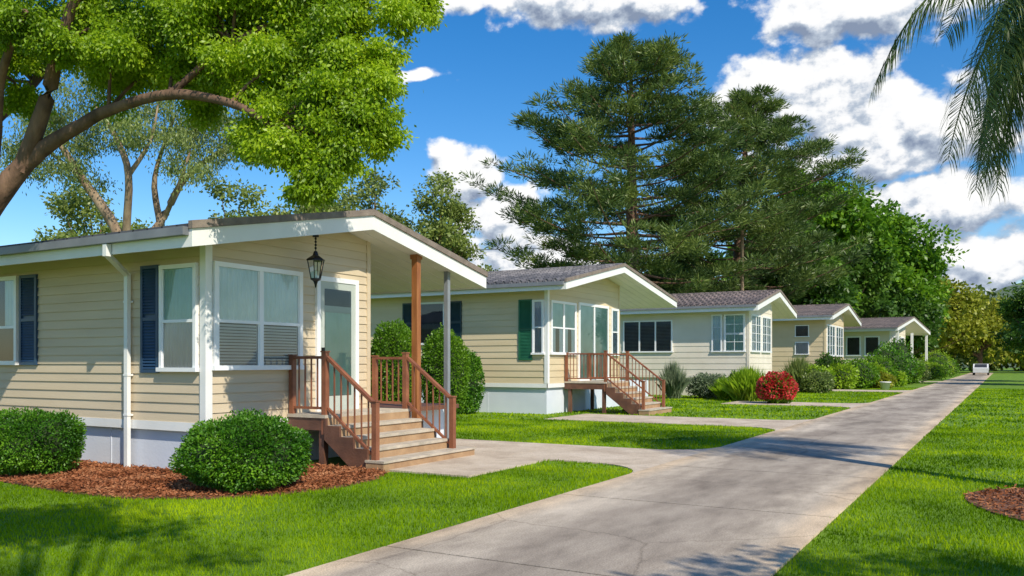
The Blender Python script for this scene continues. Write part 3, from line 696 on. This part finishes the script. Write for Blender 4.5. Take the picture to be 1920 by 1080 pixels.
CL=[(-12.3,7.3,6.5,.7),(-11.1,7.5,6.3,.7),(-10.6,6.6,5.7,.45),(-9.97,6.95,5.7,.5),(-9.67,7.7,6.1,.65),(-8.9,8.1,6.1,.6),(-7.9,8.15,5.65,.6),(-7.5,8.3,5.9,.45),(-6.8,8.77,6.1,.4),(-10.3,7.9,5.75,.6),(-9.1,8.0,5.45,.55),(-8.1,8.0,5.0,.55),(-7.25,8.05,4.95,.5),(-6.85,8.3,4.75,.42),(-7.45,7.7,4.35,.45),(-7.0,7.97,4.25,.42),(-6.85,8.5,4.45,.32),(-7.15,7.77,3.85,.33),(-8.3,7.9,4.6,.42),(-7.3,7.7,3.66,.26),(-9.4,7.85,5.15,.42),(-7.05,8.6,5.5,.4),(-6.6,9.07,6.35,.35),
 (-9.6,7.6,5.5,.45),(-8.7,7.7,5.4,.45),(-8.9,7.4,5.9,.5),(-8.4,7.6,6.3,.5),(-7.8,7.8,4.7,.42),(-7.9,7.8,5.3,.45),(-10.2,7.4,6.2,.5),(-7.3,8.1,5.4,.42),(-7.7,7.8,4.2,.32),(-8.0,8.1,6.2,.5),(-8.6,7.9,6.55,.5),(-9.4,7.8,6.6,.5),(-7.4,8.5,6.35,.4),(-7.0,8.9,6.6,.4),(-8.1,7.7,4.35,.35),(-6.75,8.3,5.05,.35),(-10.9,7.6,5.6,.5),
 (-12.9,6.9,6.2,.6),(-13.4,6.6,5.6,.5),(-11.8,6.7,5.9,.5),(-12.3,6.2,5.5,.35),(-11.0,6.2,5.9,.45),(-12.0,7.0,5.35,.35),
 (-9.3,7.2,7.2,.8),(-8.2,7.6,7.0,.6),(-10.6,7.5,7.2,.9),(-11.9,7.6,7.6,.9),(-13.6,7,7.4,.9)]
random.seed(31)
for ci,(cx,cy,cz,r) in enumerate(CL):
    for k in range(12):
        u=unit(1)[0]; q=np.array([cx,cy,cz])+u*r*np.array([.95,.95,.75])*random.uniform(.15,1)
        rr=r*random.uniform(.28,.50); m=int(1000*(rr/.2)**1.5*.55)
        P=gauss_pts(q,rr,m,.7)
        dd=(P-q)*1.5; dd/=np.linalg.norm(dd,axis=1,keepdims=True)+.3; dd[:,2]-=.7
        leaves(t,P,.064,.031,'leafA',dd,.7)
        t.tube([(cx,cy,cz),tuple((np.array([cx,cy,cz])+q)/2+np.array([0,0,.04])),tuple(q)],[.014,.009,.004],'bark',4)
AN=[(-11.0,7.15,4.85),(-10.4,7.2,4.98),(-9.3,7.3,5.05),(-8.4,7.5,4.85),(-7.8,7.6,4.5),(-8.6,7.7,5.7),(-8.0,8.3,6.2),(-11.0,6.9,5.9),(-12.6,7.5,5.8),(-11.5,6.4,5.4)]
for cx,cy,cz,r in CL:
    base=min(AN,key=lambda p:(p[0]-cx)**2+(p[1]-cy)**2+(p[2]-cz)**2)
    limb(t,[base,((base[0]+cx)/2,(base[1]+cy)/2,(base[2]+cz)/2+.08),(cx,cy,cz)],[.028,.02,.01],'bark',3,6)
t.build('shade_tree')
t=MB()
for pts,r0 in [([(-28.3,20.6,-.1),(-28.6,20.5,5.6),(-30.0,19.6,8.6),(-30.9,19.1,10.2)],.30),([(-28.5,20.7,3),(-28.6,20.5,5.6),(-27.6,19.9,8.4),(-28.0,19.6,9.9),(-28.6,19.3,10.9)],.20),
    ([(-28.5,20.7,-.1),(-28.6,20.5,4.8),(-28.3,21.8,7.0),(-27.4,22.3,8.8),(-25.8,23.2,10.1)],.26),([(-28.3,21.8,7.0),(-28.5,21.7,8.8),(-27.8,22.1,11.2)],.15),([(-27.6,19.9,8.4),(-26.8,20.2,9.6),(-26.6,20.4,11)],.10),
    ([(-28.2,21.9,7.2),(-27.0,21.6,8.3),(-26.3,21.6,9.6)],.11),([(-30.0,19.6,8.6),(-31.2,19.4,9.4),(-32.2,19.4,10)],.09)]:
    limb(t,pts,[r0*(1-.75*i/(len(pts)-1)) for i in range(len(pts))],'barkpale')
EC=[(-30.4,19.4,8.9),(-31.1,19.0,9.8),(-27.7,19.8,10.6),(-27.8,22.1,10.8),(-26.5,22.8,11.0),(-28.5,21.7,11.6),(-29.5,19.9,9.8),(-26.1,23.0,9.8),(-27.4,22.3,10.0),(-30.5,19.3,10.9),(-26.7,20.2,9.6),(-32.6,19.3,9.3),(-29,19.5,11.8),(-25.4,23.2,10.8),(-32,19.2,10.8),(-26.2,21.5,9.0)]
for c in EC:
    for k in range(8):
        q=np.array(c)+unit(1)[0]*random.uniform(.4,1.4)*np.array([1,1,.6]); P=gauss_pts(q,random.uniform(.4,.7),240,.7); d=np.zeros((len(P),3)); d[:,2]=-1
        leaves(t,P,.15,.05,'leafE',d,.8)
t.build('eucalyptus_tree')
def tree(name,x,y,H,r,mat,bark='bark',n=60000,leaf=.3,clumps=45,zc=.62,flat=.85,seed=1,trunk=.35,cl_r=.3,inner=.45,base_open=.12,taper=.25,spread=.62):
    random.seed(seed); mb=MB(); ch=H*(1-base_open)/2; cz=H-ch
    limb(mb,[(0,0,-.1),(r*.04,r*.02,H*.25),(-r*.03,0,H*.5),(0,0,H*.8)],[trunk,trunk*.8,trunk*.55,trunk*.15],bark)
    cs=[]
    for k in range(clumps):
        u=unit(1)[0]; u[2]=u[2] if u[2]>-.6 else -u[2]*.5
        rr=random.uniform(.5,.88); c=np.array([u[0]*r*rr,u[1]*r*rr,cz+u[2]*ch*rr]); 
        if u[2]>0: c[:2]*=1-taper*u[2]
        cs.append((c,r*cl_r*random.uniform(.5,1.25)))
    for k in range(clumps//4): 
        u=unit(1)[0]*.35; cs.append((np.array([u[0]*r,u[1]*r,cz+u[2]*ch]),r*cl_r*1.3))
    per=n/sum(q[1]**2 for q in cs)
    for c,rr in cs:
        limb(mb,[(0,0,c[2]*.55),(c[0]*.5,c[1]*.5,c[2]*.75),tuple(c)],[trunk*.28,trunk*.18,trunk*.05],bark,3,6)
        m=int(per*rr*rr); 
        nsub=7
        for j in range(nsub):
            q=c+unit(1)[0]*rr*random.uniform(.3,1.0)*np.array([1,1,flat]); P=gauss_pts(q,rr*random.uniform(.35,spread),m//nsub,.7)
            dd=(P-q); dd/=np.linalg.norm(dd,axis=1,keepdims=True)+1e-6; dd[:,2]-=.2
            leaves(mb,P,leaf,leaf*.62,mat,dd,.9)
    return mb.build(name,None,(x,y,0))
for i,(x,y,H,r,m) in enumerate([(-38.5,35,13.5,4.2,'leafS'),(-34.6,37.5,13.8,3.6,'leafS'),(-33.3,41,14.0,4.0,'leafE'),(-30.2,43.5,13.6,4.2,'leafS'),(-44,30,12,4,'leafS'),(-31,38,10.5,3.4,'leafE'),(-52,22,9,3.5,'leafY')]):
    tree('olive_tree',x,y,H,r,m,'bark',19000,.24,34,seed=20+i,cl_r=.26,inner=.2,trunk=.22)
def pine(x,y,H,Rm,seed,n=130,lean=0):
    random.seed(seed); mb=MB()
    limb(mb,[(0,0,-.1),(.1,0,H*.3),(lean*.3,.1,H*.6),(lean,0,H*.98)],[.6,.5,.36,.05],'barkpine')
    prof=[(.16,.60),(.25,.95),(.42,1.0),(.55,.95),(.68,.82),(.8,.62),(.9,.38),(1.0,.08)]
    for i in range(n):
        t=.18+.81*(i/n)**.9; L=np.interp(t,[p[0] for p in prof],[p[1] for p in prof])*Rm*random.uniform(.6,1.1); a=i*2.399+random.uniform(-.4,.4)
        z=H*t; rise=random.uniform(-.02,.24)+.4*max(0,t-.6)
        o=np.array([lean*t,0,z]); h=np.array([math.cos(a),math.sin(a),0])
        def pt(s): return o+h*L*s+np.array([0,0,L*(rise*s-.05*math.sin(s*3))+L*.10*s*s])
        limb(mb,[tuple(pt(0)),tuple(pt(.35)),tuple(pt(.7)),tuple(pt(1))],[.012*L+.03,.06,.04,.015],'barkpine',3,6)
        nb=int(5+L*1.35)
        for k in range(nb):
            s=random.uniform(.34,1.03)**.85 ; side=np.array([-h[1],h[0],0])*random.uniform(-.28,.28)*L*(1.1-s*.6)
            q=pt(s)+side+np.array([0,0,random.uniform(-.05,.4)]); rr=random.uniform(.5,.95)
            P=clump_pts(q,rr,74,.42,.05); dd=(P-q); dd/=np.linalg.norm(dd,axis=1,keepdims=True)+1e-6; dd[:,2]+=.6; dd+=h*.4
            leaves(mb,P,.48,.08,'needle',dd,.5)
    return mb.build('pine_tree',None,(x,y,0))
pine(-23.5,58,24.6,10.8,3,102)
pine(-18.8,69,23.0,9.0,5,90,lean=1.0)
for i,(x,y,H,r,m,nn,lf) in enumerate([(-18.0,100,27,8.6,'leafG',52000,.6),(-13.5,118,21.5,8.2,'leafG',40000,.62),(-16.5,78,14.5,5.2,'leafD',32000,.5),(-20.5,92,18,6.5,'leafG',34000,.6),(-15,97,18,5.5,'leafD',34000,.55),(-27,80,14,5,'leafD',24000,.5),(-9.5,140,15,7,'leafY',24000,.6),(-3.5,150,13,6,'leafY',20000,.6),(-14.5,128,17,7,'leafD',28000,.6),(-10.5,112,12,4.5,'leafD',16000,.5)]):
    tree('broadleaf_tree',x,y,H,r,m,'bark',nn,lf,60,seed=40+i,cl_r=.27,trunk=.45,base_open=.05,taper=.05,spread=.52)
tree('broadleaf_tree',2.6,84,9.5,3.6,'leafD','bark',20000,.3,40,seed=71,base_open=.05)
tree('broadleaf_tree',4.0,70,10,3.4,'leafD','bark',14000,.3,40,seed=72,base_open=.05)
dm=MB()
random.seed(9)
for i in range(84):
    a=R(random.uniform(-72,14)); d=random.uniform(150,210); cx,cy=math.sin(a)*d,math.cos(a)*d
    if -7<cx<1 and cy<170: continue
    h=random.uniform(9,15) if a<R(-12) else random.uniform(10,18); mm=random.choice(['leafD','leafG','leafE','leafY','leafY','leafS'])
    for k in range(9):
        q=np.array([cx+random.uniform(-6,6),cy+random.uniform(-4,4),h*random.uniform(.15,.85)]); P=gauss_pts(q,random.uniform(2.4,4),330,.7); P[:,2]=np.abs(P[:,2]); leaves(dm,P,1.0,.62,mm)
dm.build('distant_trees')
hl=MB(); V=[];F=[]
nx=60
for i in range(nx+1):
    a=R(-80+100*i/nx); 
    for j,(d,k) in enumerate([(300,0),(360,.7),(430,1.0),(600,.6)]):
        h=k*(30+10*math.sin(a*9)+6*math.sin(a*23+1)); V.append((math.sin(a)*d,math.cos(a)*d,h-.5))
for i in range(nx):
    for j in range(3): F.append((i*4+j,(i+1)*4+j,(i+1)*4+j+1,i*4+j+1))
hl.add(V,F,'hill',True); hl.build('hills')
# trees standing beside / behind the viewpoint; their crowns dapple the lawns
tree('broadleaf_tree',5.6,3.2,7.8,2.2,'leafG','bark',9000,.13,26,seed=82,cl_r=.25,trunk=.14,base_open=.45)
tree('broadleaf_tree',.9,-.3,11.0,2.3,'leafG','bark',7000,.14,22,seed=83,cl_r=.25,trunk=.16,base_open=.62)
# utility poles and wire behind the homes
ul=empty('utility_line',(-50,40.5,0))
x=MB(); A=Vector((-50,40.5,10.3)); Bq=Vector((-16,60.1,10.6))
pts=[tuple(A.lerp(Bq,k/20)-Vector((-50,40.5,.9*4*(k/20)*(1-k/20)))) for k in range(21)]
x.tube(pts,[.022]*21,'black',5); x.build('wire',ul)
x=MB()
for q in (A,Bq):
    px,py=q.x+50,q.y-40.5
    x.tube([(px,py,0),(px,py,q.z+.3)],[.16,.11],'barkpale',8); x.beam((px-.5,py+.8,q.z-.1),(px+.5,py-.8,q.z-.1),.1,.1,'barkpale')
x.build('poles',ul)
# palm
pm=MB(); top=np.array([.95,13.9,7.2])
limb(pm,[(1.6,11.8,-.1),(1.5,12.3,2.2),(1.25,13.1,4.6),(.95,13.9,7.1)],[.24,.19,.17,.20],'barkpale',6,12,.08)
random.seed(12)
for i in range(46):
    a=i*2.399+random.uniform(-.2,.2); el=R(random.uniform(-55,62)); L=random.uniform(2.6,3.6); n=26
    p=top.copy(); d=np.array([math.cos(a)*math.cos(el),math.sin(a)*math.cos(el),math.sin(el)]); pts=[p.copy()]
    for k in range(n):
        d=d+np.array([0,0,-.085]); d/=np.linalg.norm(d); p=p+d*L/n; pts.append(p.copy())
    pm.tube([tuple(q) for q in pts[::2]],[.024*(1-k/(len(pts[::2])))+.005 for k in range(len(pts[::2]))],'leafP',5)
    V=[];F=[]
    for k in range(4,n+1):
        for sub in (0,.33,.66):
            if k==n and sub>0: continue
            q=pts[k]+(pts[min(k+1,n)]-pts[k])*sub
            t_=pts[min(k,n)]-pts[k-1]; t_/=np.linalg.norm(t_)
            sd=np.cross(t_,[0,0,1]); sd/=np.linalg.norm(sd)+1e-6
            l=.75*math.sin(math.pi*(.12+.80*k/n))+.12
            for s in (-1,1):
                dd=sd*s*.75+t_*.55+np.array([0,0,-.15]); dd+=unit(1)[0]*.14; dd/=np.linalg.norm(dd)
                m1=q+dd*l*.4; d2=dd+np.array([0,0,-.9]); d2/=np.linalg.norm(d2); m2=m1+d2*l*.35; d3=d2+np.array([0,0,-1.2]); d3/=np.linalg.norm(d3); m3=m2+d3*l*.3
                wv=t_*.012
                b=len(V); V+=[q-wv*.5,q+wv*.5,m1+wv,m1-wv,m2+wv*.8,m2-wv*.8,m3]
                F+=[(b,b+1,b+2,b+3),(b+3,b+2,b+4,b+5),(b+5,b+4,b+6)]
    pm.add(np.array(V),F,'leafP')
pm.build('palm_tree')

c=MB()
body=[(-2.1,.35),(2.1,.35),(2.15,.75),(1.9,.92),(1.0,.98),(.45,1.42),(-1.1,1.45),(-1.8,1.0),(-2.15,.9)]
c.prismx([(y,z) for y,z in body],-.85,.85,'carpaint')
c.prismx([(.95,.99),(.45,1.36),(-1.05,1.39),(-1.65,1.02)],-.857,.857,'dark')
c.add([(-.7,-1.82,1.02),(.7,-1.82,1.02),(.66,-1.18,1.42),(-.66,-1.18,1.42)],[(0,1,2,3)],'dark')
for yy in (-1.3,1.3):
    for xx in (-.8,.8):
        V=[(xx+s*.1,yy+.33*math.cos(a),.33+.33*math.sin(a)) for s in (-1,1) for a in np.linspace(0,2*math.pi,14,endpoint=False)]
        c.add(V,[(k,(k+1)%14,14+(k+1)%14,14+k) for k in range(14)]+[tuple(range(14)),tuple(range(14,28))],'tyre')
c.build('parked_car',None,(-2.6,124,0))

cam=bpy.data.cameras.new('camera'); cam.lens=30; cam.sensor_width=36; cam.shift_y=140/1920; cam.clip_end=2000; cam.clip_start=.05
co=bpy.data.objects.new('camera',cam); co.location=(0,0,1.6); co.rotation_euler=(R(90),0,R(30)); sc.collection.objects.link(co); sc.camera=co
